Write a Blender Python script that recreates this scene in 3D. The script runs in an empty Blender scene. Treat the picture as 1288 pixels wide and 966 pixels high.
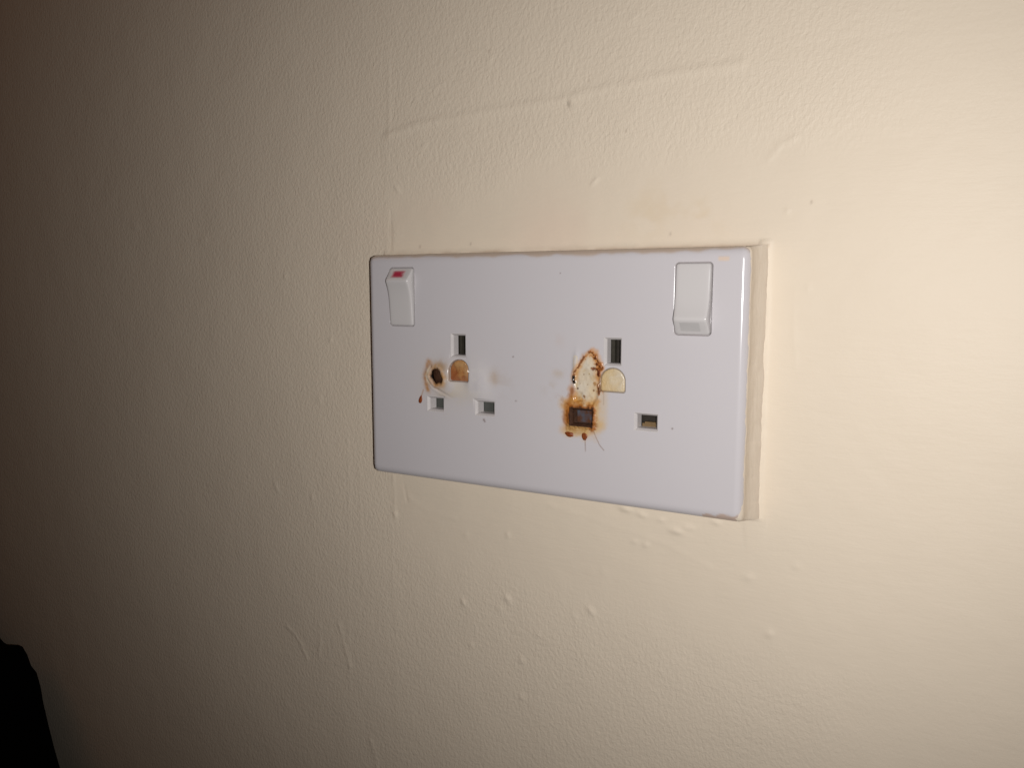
import bpy, bmesh, math
import numpy as np
from mathutils import Vector, Euler

S = 0.001                      # the scene is laid out in millimetres
scene = bpy.context.scene
COL = scene.collection

# ------------------------------------------------------------------ camera
W_PX, F_PX = 1288.0, 1026.28
cd = bpy.data.cameras.new('camera')
cam = bpy.data.objects.new('camera', cd)
COL.objects.link(cam)
cam.location = (134.385 * S, -262.373 * S, 30.204 * S)
cam.rotation_euler = Euler((math.radians(83.24), math.radians(0.03), math.radians(29.83)), 'XYZ')
cd.sensor_fit = 'HORIZONTAL'
cd.sensor_width = 36.0
cd.lens = 36.0 * F_PX / W_PX
cd.clip_start = 0.002
cd.clip_end = 50.0
scene.camera = cam

# ------------------------------------------------------------------ dim room air
world = bpy.data.worlds.new('World')
scene.world = world
world.use_nodes = True
bg = world.node_tree.nodes['Background']
bg.inputs['Color'].default_value = (1.0, 0.52, 0.27, 1)
bg.inputs['Strength'].default_value = 0.010

# ------------------------------------------------------------------ the phone's flash, beside the lens
ld = bpy.data.lights.new('phone_flash', 'SPOT')
lamp = bpy.data.objects.new('phone_flash', ld)
COL.objects.link(lamp)
lamp.location = (152 * S, -262 * S, 28 * S)
yaw, pit = math.radians(23), math.radians(-1)
aim = Vector((-math.sin(yaw) * math.cos(pit), math.cos(yaw) * math.cos(pit), math.sin(pit)))
lamp.rotation_euler = aim.to_track_quat('-Z', 'Y').to_euler()
ld.energy = 3.02
ld.color = (1.0, 0.99, 0.975)
ld.spot_size = math.radians(110)
ld.spot_blend = 1.0
ld.shadow_soft_size = 2.2 * S

# ------------------------------------------------------------------ dim warm fill light, added out of view up to the left
rl = bpy.data.lights.new('warm_fill', 'POINT')
warm_fill = bpy.data.objects.new('warm_fill', rl)
COL.objects.link(warm_fill)
warm_fill.location = (-0.80, -0.40, 0.65)
rl.energy = 1.0
rl.color = (1.0, 0.40, 0.17)
rl.shadow_soft_size = 0.22

scene.view_settings.view_transform = 'Standard'
scene.view_settings.look = 'None'
scene.view_settings.exposure = 0.0
scene.view_settings.gamma = 1.0
scene.view_settings.use_curve_mapping = False
scene.render.engine = 'CYCLES'
scene.cycles.use_denoising = True
scene.cycles.max_bounces = 6
scene.cycles.diffuse_bounces = 3


# ------------------------------------------------------------------ noise and distance helpers
def vnoise(x, y, seed):
    xi, yi = np.floor(x).astype(np.int64), np.floor(y).astype(np.int64)
    fx, fy = x - xi, y - yi
    fx = fx * fx * (3 - 2 * fx)
    fy = fy * fy * (3 - 2 * fy)

    def h(a, b):
        n = (a * 374761393 + b * 668265263 + seed * 982451653) & 0x7fffffff
        n = ((n ^ (n >> 13)) * 1274126177) & 0x7fffffff
        n = n ^ (n >> 16)
        return (n & 0xffff) / 65535.0
    return ((h(xi, yi) * (1 - fx) + h(xi + 1, yi) * fx) * (1 - fy)
            + (h(xi, yi + 1) * (1 - fx) + h(xi + 1, yi + 1) * fx) * fy)


def fbm(x, y, scale, seed, octaves=4):
    out, a, tot = 0, 1.0, 0.0
    for o in range(octaves):
        out = out + a * vnoise(x / scale * 2 ** o + 17.3 * o, y / scale * 2 ** o - 9.1 * o, seed + o)
        tot += a
        a *= 0.5
    return out / tot


def sstep(a, b, x):
    t = np.clip((x - a) / (b - a), 0, 1)
    return t * t * (3 - 2 * t)


def seg_dist(x, y, pts, closed=False):
    d = np.full(x.shape, 1e9)
    n = len(pts)
    for i in range(n if closed else n - 1):
        (ax, ay), (bx, by) = pts[i], pts[(i + 1) % n]
        vx, vy = bx - ax, by - ay
        t = np.clip(((x - ax) * vx + (y - ay) * vy) / (vx * vx + vy * vy + 1e-12), 0, 1)
        d = np.minimum(d, np.hypot(x - ax - t * vx, y - ay - t * vy))
    return d


def inside(x, y, pts):
    c = np.zeros(x.shape, bool)
    n = len(pts)
    for i in range(n):
        (ax, ay), (bx, by) = pts[i], pts[(i + 1) % n]
        if ay == by:
            continue
        c ^= ((ay > y) != (by > y)) & (x < (bx - ax) * (y - ay) / (by - ay) + ax)
    return c


def poly_sd(x, y, pts):
    d = seg_dist(x, y, pts, True)
    return np.where(inside(x, y, pts), -d, d)


def rrect_sd(x, y, cx, cy, hx, hy, r):
    qx, qy = np.abs(x - cx) - hx + r, np.abs(y - cy) - hy + r
    return np.hypot(np.maximum(qx, 0), np.maximum(qy, 0)) + np.minimum(np.maximum(qx, qy), 0) - r


def gauss(x, y, cx, cy, sx, sy=None, rot=0.0):
    sy = sy or sx
    c, s = math.cos(rot), math.sin(rot)
    u, v = (x - cx) * c + (y - cy) * s, -(x - cx) * s + (y - cy) * c
    return np.exp(-0.5 * ((u / sx) ** 2 + (v / sy) ** 2))


def lines(segs, extra=()):
    """grid lines: fine in some stretches, coarse in others, with the given lines kept exactly"""
    out = []
    for a, b, st in segs:
        n = max(1, int(round((b - a) / st)))
        out += list(np.linspace(a, b, n + 1)[:-1])
    out.append(segs[-1][1])
    out = np.array(out)
    for e in extra:
        out = out[np.abs(out - e) > 0.09]
    return np.sort(np.concatenate([out, np.array(list(extra), float)]))


# ------------------------------------------------------------------ object helpers
def mesh_obj(name, verts, faces, mat, parent=None, smooth=True):
    me = bpy.data.meshes.new(name)
    me.from_pydata([tuple(v) for v in verts], [], [tuple(f) for f in faces])
    me.update()
    if smooth:
        me.polygons.foreach_set('use_smooth', [True] * len(me.polygons))
    if mat:
        me.materials.append(mat)
    o = bpy.data.objects.new(name, me)
    COL.objects.link(o)
    if parent:
        o.parent = parent
    return o


def bm_obj(name, bm, mat, parent=None, smooth=True):
    me = bpy.data.meshes.new(name)
    bm.normal_update()
    bm.to_mesh(me)
    bm.free()
    if smooth:
        me.polygons.foreach_set('use_smooth', [True] * len(me.polygons))
    me.materials.append(mat)
    o = bpy.data.objects.new(name, me)
    COL.objects.link(o)
    if parent:
        o.parent = parent
    return o


def fast_mesh(name, co, quads, mat, parent=None):
    """big meshes straight from numpy arrays"""
    me = bpy.data.meshes.new(name)
    nq = len(quads)
    me.vertices.add(len(co))
    me.vertices.foreach_set('co', co.astype(np.float32).ravel())
    me.loops.add(nq * 4)
    me.loops.foreach_set('vertex_index', quads.astype(np.int32).ravel())
    me.polygons.add(nq)
    me.polygons.foreach_set('loop_start', np.arange(0, nq * 4, 4, dtype=np.int32))
    me.polygons.foreach_set('use_smooth', np.ones(nq, bool))
    me.update(calc_edges=True)
    me.validate()
    me.materials.append(mat)
    o = bpy.data.objects.new(name, me)
    COL.objects.link(o)
    if parent:
        o.parent = parent
    return o


def add_color(me, name, rgba):
    at = me.attributes.new(name, 'FLOAT_COLOR', 'POINT')
    at.data.foreach_set('color', rgba.astype(np.float32).ravel())


def add_float(me, name, v):
    at = me.attributes.new(name, 'FLOAT', 'POINT')
    at.data.foreach_set('value', v.astype(np.float32).ravel())


# ------------------------------------------------------------------ materials
class NT:
    def __init__(self, name):
        self.m = bpy.data.materials.new(name)
        self.m.use_nodes = True
        self.t = self.m.node_tree
        self.b = self.t.nodes['Principled BSDF']

    def n(self, kind, **kw):
        nd = self.t.nodes.new(kind)
        for k, v in kw.items():
            if k in nd.inputs.keys():
                nd.inputs[k].default_value = v
            else:
                setattr(nd, k, v)
        return nd

    def l(self, a, b):
        self.t.links.new(a, b)

    def math(self, op, a, b=None, clamp=False):
        nd = self.t.nodes.new('ShaderNodeMath')
        nd.operation = op
        nd.use_clamp = clamp
        for i, v in enumerate((a, b)):
            if v is None:
                continue
            if hasattr(v, 'is_output'):
                self.l(v, nd.inputs[i])
            else:
                nd.inputs[i].default_value = v
        return nd.outputs[0]

    def mix(self, fac, a, b):
        nd = self.t.nodes.new('ShaderNodeMix')
        nd.data_type = 'RGBA'
        for sock, v in ((nd.inputs[0], fac), (nd.inputs[6], a), (nd.inputs[7], b)):
            if hasattr(v, 'is_output'):
                self.l(v, sock)
            elif isinstance(v, (int, float)):
                sock.default_value = v
            else:
                sock.default_value = (*v, 1)
        return nd.outputs[2]

    def coords(self, scale):
        tc = self.n('ShaderNodeTexCoord')
        mp = self.n('ShaderNodeMapping')
        mp.inputs['Scale'].default_value = scale
        self.l(tc.outputs['Object'], mp.inputs[0])
        return mp.outputs[0]

    def noise(self, scale, freq, detail=3, rough=0.55, dist=0.0):
        nd = self.n('ShaderNodeTexNoise')
        nd.inputs['Scale'].default_value = freq
        nd.inputs['Detail'].default_value = detail
        nd.inputs['Roughness'].default_value = rough
        nd.inputs['Distortion'].default_value = dist
        self.l(self.coords(scale), nd.inputs['Vector'])
        return nd.outputs[0]

    def bump(self, height, dist, strength=1.0, prev=None):
        nd = self.n('ShaderNodeBump')
        nd.inputs['Strength'].default_value = strength
        nd.inputs['Distance'].default_value = dist
        self.l(height, nd.inputs['Height'])
        if prev is not None:
            self.l(prev, nd.inputs['Normal'])
        return nd.outputs[0]

    def attr(self, name):
        nd = self.n('ShaderNodeAttribute')
        nd.attribute_name = name
        return nd


def wall_paint(name, stipple=True):
    k = NT(name)
    n1 = k.noise((1, 1, 1), 14, 3)
    n2 = k.noise((1, 1, 1), 160, 3)
    c = k.mix(n1, (0.752, 0.640, 0.508), (0.722, 0.612, 0.485))
    c = k.mix(k.math('MULTIPLY', n2, 0.35), c, (0.765, 0.656, 0.527))
    if stipple:
        st = k.attr('stain_shading')
        c = k.mix(st.outputs['Alpha'], c, st.outputs['Color'])
    k.l(c, k.b.inputs['Base Color'])
    k.b.inputs['Roughness'].default_value = 0.52
    k.b.inputs['Specular IOR Level'].default_value = 0.25
    if stipple:
        sm = k.attr('smooth').outputs['Fac']
        rough_amt = k.math('SUBTRACT', 1.0, sm)
        # orange-peel of the roller
        a = k.noise((1, 1, 0.75), 780, 3, 0.5, 0.3)
        b = k.noise((1, 1, 1), 1700, 2, 0.5)
        hgt = k.math('ADD', a, k.math('MULTIPLY', b, 0.30))
        hgt = k.math('MULTIPLY', hgt, k.math('ADD', k.math('MULTIPLY', rough_amt, 0.88), 0.12))
        nb = k.bump(hgt, 0.00031)
        # brush drag, long across the wall, where the patch was painted by brush
        br = k.noise((0.22, 1, 1.0), 420, 3, 0.6)
        nb = k.bump(k.math('MULTIPLY', br, k.math('ADD', k.math('MULTIPLY', sm, 0.8), 0.2)), 0.00010, prev=nb)
        # slow unevenness of the plaster
        lo = k.noise((1, 1, 1), 42, 2)
        nb = k.bump(lo, 0.0005, prev=nb)
        k.l(nb, k.b.inputs['Normal'])
    return k.m


def plate_plastic(name, stains, ca=(0.590, 0.553, 0.566), cb=(0.570, 0.535, 0.550)):
    k = NT(name)
    n1 = k.noise((1, 1, 1), 30, 3)
    c = k.mix(n1, ca, cb)
    rough = k.math('ADD', 0.12, k.math('MULTIPLY', k.noise((1, 1, 1), 90, 4), 0.08))
    if stains:
        st = k.attr('stain_shading')
        fine = k.noise((1, 1, 1), 1500, 3)
        al = st.outputs['Alpha']
        # break the half-transparent edges of the stain up a little
        edge = k.math('MULTIPLY', k.math('MULTIPLY', al, k.math('SUBTRACT', 1.0, al)), k.math('SUBTRACT', fine, 0.5))
        al = k.math('ADD', al, k.math('MULTIPLY', edge, 1.6), True)
        c = k.mix(al, c, st.outputs['Color'])
        cr = k.attr('crust').outputs['Fac']
        rough = k.math('ADD', rough, k.math('MULTIPLY', cr, 0.35))
        hb = k.bump(k.math('MULTIPLY', fine, cr), 0.00035)
        k.l(hb, k.b.inputs['Normal'])
    k.l(c, k.b.inputs['Base Color'])
    k.l(rough, k.b.inputs['Roughness'])
    if stains:
        k.l(k.math('SUBTRACT', 0.5, k.math('MULTIPLY', cr, 0.32)), k.b.inputs['Specular IOR Level'])
    return k.m


def plain(name, col, rough=0.5, spec=0.5, var=0.15, freq=300, bump=0.0, metal=0.0, trans=0.0):
    k = NT(name)
    n = k.noise((1, 1, 1), freq, 3)
    k.l(k.mix(n, tuple(c * (1 - var) for c in col), tuple(min(1, c * (1 + var)) for c in col)), k.b.inputs['Base Color'])
    k.b.inputs['Roughness'].default_value = rough
    k.b.inputs['Specular IOR Level'].default_value = spec
    k.b.inputs['Metallic'].default_value = metal
    k.b.inputs['Transmission Weight'].default_value = trans
    if bump:
        k.l(k.bump(n, bump), k.b.inputs['Normal'])
    return k.m


M_WALL = wall_paint('cream_wall_paint')
M_PLATE = plate_plastic('stained_white_plastic', True)
M_WHITE = plate_plastic('white_plastic', False, (0.600, 0.566, 0.558), (0.585, 0.552, 0.542))
M_LINING = plain('inner_white_plastic', (0.61, 0.565, 0.555), 0.4, 0.4, 0.06)
M_DARK = plain('dark_cavity', (0.012, 0.010, 0.009), 0.7, 0.2)
M_SHUTTER = plain('grey_green_shutter', (0.066, 0.068, 0.060), 0.45, 0.4, 0.2, 500)
M_BROWNSH = plain('brown_black_shutter', (0.026, 0.020, 0.015), 0.55, 0.3, 0.5, 700)
M_BURNT = plain('soot_blackened_plastic', (0.060, 0.026, 0.014), 0.5, 0.4, 0.8, 700, 0.0003)
k_ = NT('sooty_metal')
k_n = k_.n('ShaderNodeMapRange')
k_.l(k_.noise((1, 1, 1), 420, 4, 0.65), k_n.inputs[0])
k_n.inputs[1].default_value, k_n.inputs[2].default_value = 0.40, 0.60
k_.l(k_.mix(k_n.outputs[0], (0.085, 0.030, 0.012), (0.072, 0.074, 0.092)), k_.b.inputs['Base Color'])
k_.b.inputs['Roughness'].default_value = 0.5
M_METAL = k_.m
M_TARN = plain('tarnished_contact', (0.040, 0.034, 0.025), 0.6, 0.3, 0.5, 700)
M_BRASS = plain('dull_brass', (0.17, 0.105, 0.045), 0.5, 0.5, 0.3, 900)
k_ = NT('worn_red_paint')
k_.l(k_.mix(k_.attr('worn').outputs['Fac'], (0.42, 0.028, 0.065), (0.58, 0.44, 0.44)), k_.b.inputs['Base Color'])
k_.b.inputs['Roughness'].default_value = 0.4
M_RED = k_.m
M_DRIP = plain('burnt_resin', (0.22, 0.050, 0.011), 0.4, 0.5, 0.5, 900)
M_BLACK = plain('black_cloth', (0.0022, 0.002, 0.002), 0.95, 0.05, 0.3, 700, 0.0004)


def cover_material(name, a, b, c2, gloss):
    k = NT(name)
    n = k.noise((1, 1, 1), 330, 3, 0.6, 0.6)
    r = k.n('ShaderNodeValToRGB')
    r.color_ramp.elements[0].position = 0.36
    r.color_ramp.elements[0].color = (*a, 1)
    r.color_ramp.elements[1].position = 0.66
    r.color_ramp.elements[1].color = (*c2, 1)
    e = r.color_ramp.elements.new(0.5)
    e.color = (*b, 1)
    k.l(n, r.inputs[0])
    st = k.attr('stain_shading')
    k.l(k.mix(st.outputs['Alpha'], r.outputs[0], st.outputs['Color']), k.b.inputs['Base Color'])
    k.b.inputs['Roughness'].default_value = gloss
    k.l(k.bump(n, 0.0005), k.b.inputs['Normal'])
    return k.m


M_AMBER = cover_material('heat_browned_amber_plastic', (0.27, 0.085, 0.030), (0.38, 0.155, 0.050), (0.47, 0.235, 0.085), 0.16)
M_YELLOW = cover_material('yellowed_cream_plastic', (0.60, 0.44, 0.235), (0.63, 0.49, 0.30), (0.66, 0.55, 0.40), 0.35)


def painted_edge_material():
    k = NT('brushed_cream_paint')
    a = k.noise((1, 1, 0.13), 800, 3, 0.6)
    b = k.noise((1, 1, 0.5), 260, 4, 0.65)
    c = k.mix(a, (0.70, 0.60, 0.49), (0.77, 0.665, 0.55))
    c = k.mix(k.math('MULTIPLY', b, 0.5), c, (0.62, 0.51, 0.40))
    k.l(c, k.b.inputs['Base Color'])
    k.b.inputs['Roughness'].default_value = 0.5
    k.l(k.bump(k.math('ADD', k.math('MULTIPLY', a, 0.5), b), 0.00022), k.b.inputs['Normal'])
    return k.m


M_EDGE = painted_edge_material()

# ------------------------------------------------------------------ the wall: one sheet with its own relief
PW, PH, PD = 73.1, 42.65, 11.57           # half width, half height and depth of the faceplate

wx = lines([(-720, -145, 2.2), (-145, 100, 0.6), (100, 420, 2.2)])
wz = lines([(-480, -150, 2.2), (-150, 128, 0.6), (128, 420, 2.2)])
X, Z = np.meshgrid(wx, wz)
Hh = np.zeros(X.shape)                     # height towards the room, mm

# slow waviness of the plaster
Hh += 1.1 * (fbm(X, Z, 90, 3, 2) - 0.5) * sstep(0, 40, np.maximum(np.abs(X) - PW, np.abs(Z) - PH))
# rim of the old larger patch above the socket
wob = 1.2 * (fbm(X, Z, 22, 8, 3) - 0.5)
rid = [(-72.0, 89.5), (-58, 92.2), (-31, 93.8), (6, 95.2), (28, 97.2), (45, 98.6), (58, 98.6), (65.5, 98.9)]
d = seg_dist(X, Z + wob, rid)
Hh += 0.30 * np.exp(-(d / 1.6) ** 2) * (0.55 + 0.9 * fbm(X, Z, 14, 21))
# patch filled a touch proud of the rolled wall, its left rim running past the socket
edge = -74.5 + 2.2 * (fbm(X * 0, Z, 18, 33, 3) - 0.5)
patch = sstep(-1.2, 1.2, X - edge) * sstep(-1.5, 1.5, 94.5 + (X * 0.06) - Z)
Hh += 0.06 * patch
for (pts, hgt, wd) in [
        ([(66.8, 101), (67.8, 107), (68.4, 116), (68.3, 128)], 0.13, 1.1),
        ([(-71.5, 122), (-71.2, 100), (-71.8, 90)], 0.16, 0.9),
        ([(-71.6, 60), (-71.0, 52), (-71.4, 44)], -0.20, 0.45),
        ([(-97, -32), (-96.2, -50), (-97.5, -82), (-98.5, -120), (-99, -146)], 0.10, 0.9),
        ([(-90, -20), (-90.6, -60), (-90, -100)], 0.07, 1.0),
        ([(-72.6, -47), (-72.0, -55), (-72.4, -63)], 0.32, 0.7),
        ([(-68.5, -44), (-67.2, -50), (-65.8, -57)], -0.30, 0.5),
        ([(-66, -55), (-55, -60), (-42, -61)], 0.10, 1.3),
        ([(-136, -126), (-131, -128.5), (-127, -133), (-124, -139)], 0.40, 0.9),
        ([(-116, -120), (-115.5, -127), (-116.5, -136)], 0.34, 0.9),
        ([(-104, -118), (-101, -128), (-98, -136)], 0.28, 0.9),
        ([(-88, -168), (-86.2, -171)], 0.6, 1.1), ([(-85, -172), (-84.4, -184)], 0.28, 0.8),
        ([(75, 69.5), (78, 73), (82.5, 75)], 0.30, 1.0),
        ([(93, 74), (98, 78), (103, 84)], 0.07, 0.4),
        ([(84, 30), (84.4, 20), (85.5, 5)], 0.10, 0.8),
        ([(0, -50), (20, -53), (46, -58), (60, -63)], 0.10, 1.1),
        ([(-50, 105), (-44, 107), (-38, 104)], 0.09, 0.9)]:
    q = np.exp(-(seg_dist(X + 0.5 * wob, Z, pts) / wd) ** 2)
    Hh += 0.7 * hgt * q * np.clip(2.2 * fbm(X, Z, 7, 40) - 0.35, 0, 1.4)
# nibs and runs of dried paint
NIBS = [(-38.5, -95, .55, 1.0, 1.7, .6), (-18.2, -89.6, .62, 1.1, 1.8, .7), (-21.9, -94.3, .30, 1.2, 1.2, .3), (17, -87.4, .58, 1.0, 2.0, .7),
        (80.6, -82.1, .50, 1.4, 1.2, .2), (73.4, -64.4, .34, 1.8, 1.3, .2), (48.6, -52.4, .75, 2.6, 1.0, -.08), (52.5, -50.6, .5, 2.0, 1.0, .1), (30, -47.2, .7, 2.4, .9, -.15), (36, -48.4, .6, 1.8, .8, -.2), (43, -49.3, .4, 1.4, .7, 0), (62, -47.4, .5, 1.6, .8, -.1), (-22, -44.6, .9, 1.6, .9, -.3), (-66, -44.2, .8, 1.0, .8, 0),
        (37.6, -59, .5, 1.3, .9, .5), (33.5, -58.5, .3, 1.4, .8, .1), (10.3, -91, .26, 1.0, 1.0, .2), (-71.9, -63.6, .55, .9, 1.4, .1),
        (-37, -67, .25, 1.2, 1.0, .3), (-18, -64, .32, .9, 1.4, .0), (-12, -113, .42, 1.1, 1.4, .5), (-5, -101, .25, 1, 1, .2), (-14, -101.5, .22, 1.2, .7, .4),
        (-68, 68.6, .48, .7, 1.7, .8), (16.7, 66.3, .52, .6, 1.8, -.9), (-35, -112, .3, 1, 1.2, .3), (88, -58, .25, 1.2, 1.2, 0),
        (-130, 35, .4, .9, 1.2, .1), (-105, 8, .4, 1, 1.3, .3), (-112, -18, .35, .9, 1.5, .1), (-100, 42, .3, 1.4, 1, .2), (-230, 60, .5, 1.6, 1.4, .3), (-182, 52, .5, 1.6, 2.4, -.5),
        (-140, -60, .35, 1.2, 2.0, .4), (-118, -62, .35, .9, 1.8, .1), (-12, -128, .35, 1.1, 1.2, .2), (22, -72, .15, 1.5, 1.5, .2), (-55, 84, .25, 1.8, .8, .2),
        (81, 53.5, .3, .7, .9, 0), (88, 30, .2, .7, 1.2, 0), (-25, 112, .25, .8, 1.5, -.5), (30, 118, .25, 2, 1.0, .5), (8, 75, .14, 1.6, 1.3, 0), (44, -104, .2, 1.0, 1.0, .2)]
for (nx, nz, hh, sx, sy, rot) in NIBS:
    Hh += 0.72 * hh * gauss(X, Z, nx, nz, sx * 0.72, sy * 0.72, rot) * (0.75 + 0.5 * fbm(X, Z, 1.6, 50, 2))
# small pits
pit_d = gauss(X, Z, 6.5, 93.2, .36, 0.85, .2)
Hh -= 0.45 * pit_d
# paint heaped where the brush ran along the plate
top = np.exp(-(np.maximum(Z - PH, 0) / 1.6) ** 2) * (np.abs(X) < PW + 2) * (Z > PH - 1)
Hh += 0.8 * top * (0.4 + fbm(X, Z, 6, 61))
bot = np.exp(-(np.maximum(-PH - Z, 0) / 1.1) ** 2) * (np.abs(X) < PW + 2) * (Z < -PH + 1)
Hh += (1.3 + 1.3 * sstep(5, 30, X)) * bot * np.clip(fbm(X, Z, 7, 67) * 2.2 - 0.75, 0, 1.2)
rt = np.exp(-(np.maximum(X - PW - 2.0, 0) / 1.3) ** 2) * (np.abs(Z) < PH + 2) * (X > PW)
Hh += 0.8 * rt * (0.3 + fbm(X, Z, 5, 71))
# overshoot of the brush past the lower right corner
for k_ in range(6):
    Hh += 0.16 * np.exp(-((X - (71.5 + k_ * 1.3) - (Z + 45) * 0.05 * (k_ - 2)) / 0.45) ** 2) * sstep(-60 + k_, -46, Z) * sstep(-41, -44, Z)

smooth = sstep(-4, 10, X - edge + 14 * (fbm(X, Z, 25, 81) - 0.5)) \
    * sstep(-8, 14, 74 + 0.05 * X - Z + 26 * (fbm(X, Z, 22, 83) - 0.5)) \
    * sstep(-10, 24, Z + 92 + 0.10 * X + 22 * (fbm(X, Z, 25, 85) - 0.5))
smooth = np.maximum(smooth, sstep(70, 130, X + 25 * (fbm(X, Z, 30, 87) - 0.5)) * 0.85)

# marks on the paint: yellow smudges, specks of dirt, a brown line along the plate's top
st_c = np.zeros(X.shape + (3,))
st_a = np.zeros(X.shape)


def over(ca, aa, alpha, col):
    alpha = np.clip(alpha, 0, 1)
    na = alpha + aa * (1 - alpha)
    for i in range(3):
        ca[..., i] = np.where(na > 1e-6, (col[i] * alpha + ca[..., i] * aa * (1 - alpha)) / np.maximum(na, 1e-6), col[i])
    aa[...] = na


ns = fbm(X, Z, 5, 91)
over(st_c, st_a, 0.22 * sstep(.42, .75, ns) * gauss(X, Z, 37, 55.5, 6, 5), (0.62, 0.45, 0.24))
over(st_c, st_a, 0.22 * sstep(.42, .75, ns) * gauss(X, Z, 54, 53.5, 5, 4), (0.62, 0.45, 0.24))
over(st_c, st_a, 0.22 * sstep(.3, .7, fbm(X, Z, 30, 95)) * gauss(X, Z, -20, 52, 45, 9), (0.72, 0.50, 0.40))
over(st_c, st_a, 0.5 * pit_d, (0.10, 0.07, 0.05))
for (sx, sz, r) in [(-25.5, 115, .5), (28, 82, .45), (44, 47.7, .5), (-34, 46.5, .5), (-57.5, 46, .6), (88, 55.7, .5), (-250, 118, .9), (-60, 101, .4), (14, 100, .35)]:
    over(st_c, st_a, 0.42 * gauss(X, Z, sx, sz, r * .55, r * .8), (0.26, 0.18, 0.13))
over(st_c, st_a, 0.55 * np.exp(-((Z - PH - 0.5 + 0.8 * (fbm(X, Z, 8, 97) - .5)) / 0.7) ** 2) * (np.abs(X) < PW + 3) * sstep(.25, .6, fbm(X, Z, 12, 99)), (0.40, 0.27, 0.18))
over(st_c, st_a, 0.35 * np.exp(-((X + 71.2) / 0.5) ** 2) * sstep(42, 46, Z) * sstep(60, 52, Z), (0.40, 0.30, 0.22))

nx_, nz_ = len(wx), len(wz)
ii = np.arange(nx_ * nz_).reshape(nz_, nx_)
quads = np.stack([ii[:-1, :-1], ii[:-1, 1:], ii[1:, 1:], ii[1:, :-1]], -1).reshape(-1, 4)
co = np.stack([X, -Hh, Z], -1).reshape(-1, 3) * S
wall = fast_mesh('wall', co, quads, M_WALL)
add_color(wall.data, 'stain_shading', np.concatenate([st_c, st_a[..., None]], -1).reshape(-1, 4))
add_float(wall.data, 'smooth', smooth.ravel())
wall['kind'] = 'structure'
wall['label'] = 'cream painted plaster wall with roller stipple, paint nibs and a patched ridge'
wall['category'] = 'wall'

# ------------------------------------------------------------------ the double socket
root = bpy.data.objects.new('double_socket', None)
COL.objects.link(root)
root.empty_display_size = 0.02
root['label'] = 'white plastic double wall socket with two rocker switches, scorched and melted around its pin holes'
root['category'] = 'wall socket'

# pin holes: name, x0, x1, z0, z1 (plate millimetres)
SLOTS = [('earth', -35.8, -28.9, 4.4, 13.4, 'dark'),
         ('live', -46.8, -38.9, -16.6, -10.75, 'grey'),
         ('neutral', -25.3, -16.6, -16.5, -10.7, 'grey'),
         ('earth', 25.8, 32.3, 4.1, 13.8, 'dark'),
         ('live', 13.4, 22.2, -17.2, -10.85, 'burnt'),
         ('neutral', 36.9, 45.3, -16.8, -10.7, 'brass')]
CAPS = [(-31.95, -4.3, 3.5, 4.1, 'amber'), (29.2, -4.4, 3.35, 4.25, 'yellow')]      # centre x, z0, z1, half width
ROCK = [(-57.9, 26.6, 5.45, 10.8), (55.9, 26.55, 5.6, 11.05)]                        # cx, cz, half width, half height

BEV = 2.6
BEVZ = 3.3
IX, IZ = PW - BEV, PH - BEVZ
ex_x = sorted({v for s in SLOTS for v in s[1:3]})
ex_z = []
for v in sorted({v for s in SLOTS for v in s[3:5]}):
    if not ex_z or v - ex_z[-1] > 0.12:
        ex_z.append(v)


def snap(v):
    return min(ex_z, key=lambda e: abs(e - v))


gx = lines([(-IX, -67, 0.3), (-67, -10, 0.22), (-10, 2, 0.5), (2, 65, 0.22), (65, IX, 0.3)], ex_x)
gz = lines([(-IZ, -36, 0.3), (-36, -27, 0.6), (-27, IZ, 0.22)], ex_z)
X, Z = np.meshgrid(gx, gz)
nx_, nz_ = len(gx), len(gz)
rows, cols = X.shape


def cap_poly(cx, z0, z1, hw, grow=0.0):
    pts = []
    hw += grow
    z0 -= grow
    z1 += grow
    r = 0.7
    for a in np.linspace(-90, 0, 5):
        pts.append((cx + hw - r + r * math.cos(math.radians(a)), z0 + r + r * math.sin(math.radians(a))))
    zc = z1 - hw
    for a in np.linspace(0, 180, 25):
        pts.append((cx + hw * math.cos(math.radians(a)), zc + hw * math.sin(math.radians(a))))
    for a in np.linspace(180, 270, 5):
        pts.append((cx - hw + r + r * math.cos(math.radians(a)), z0 + r + r * math.sin(math.radians(a))))
    return pts


HOLE = [(-43.2, -0.2), (-41.9, -0.5), (-40.6, -1.5), (-39.6, -4.0), (-40.0, -5.2), (-41.2, -5.4), (-42.6, -5.8), (-44.1, -4.8), (-45.1, -3.1), (-44.7, -1.3)]
GROOVE = [(-44.6, 0.3), (-45.9, -1.2), (-46.6, -3.0), (-46.0, -5.0), (-44.1, -6.8), (-41.2, -8.2), (-38.6, -9.4), (-35.5, -10.6), (-31.9, -11.2)]
MELT = [(15.0, -2.1), (14.8, 0.6), (16.3, 3.4), (18.0, 6.0), (19.6, 7.7), (21.3, 8.8), (23.2, 7.9), (24.2, 5.7), (25.1, 3.6), (24.5, 1.5), (24.2, -1.6), (24.6, -4.2),
        (23.4, -7.0), (22.0, -9.4), (18.3, -10.1), (15.8, -9.4), (14.8, -7.1), (15.6, -4.4)]

n1 = fbm(X, Z, 1.6, 101, 3)
n2 = fbm(X, Z, 3.2, 111, 4)
n3 = fbm(X, Z, 0.8, 121, 2)
Y = np.zeros(X.shape)                       # + is towards the room, mm
A = np.zeros(X.shape)
C = np.zeros(X.shape + (3,))
CR = np.zeros(X.shape)


def stain_shading(alpha, col):
    over(C, A, alpha, col)


# faint unflatness of the moulding
Y += 0.10 * (fbm(X, Z, 40, 131, 2) - 0.5)
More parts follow.
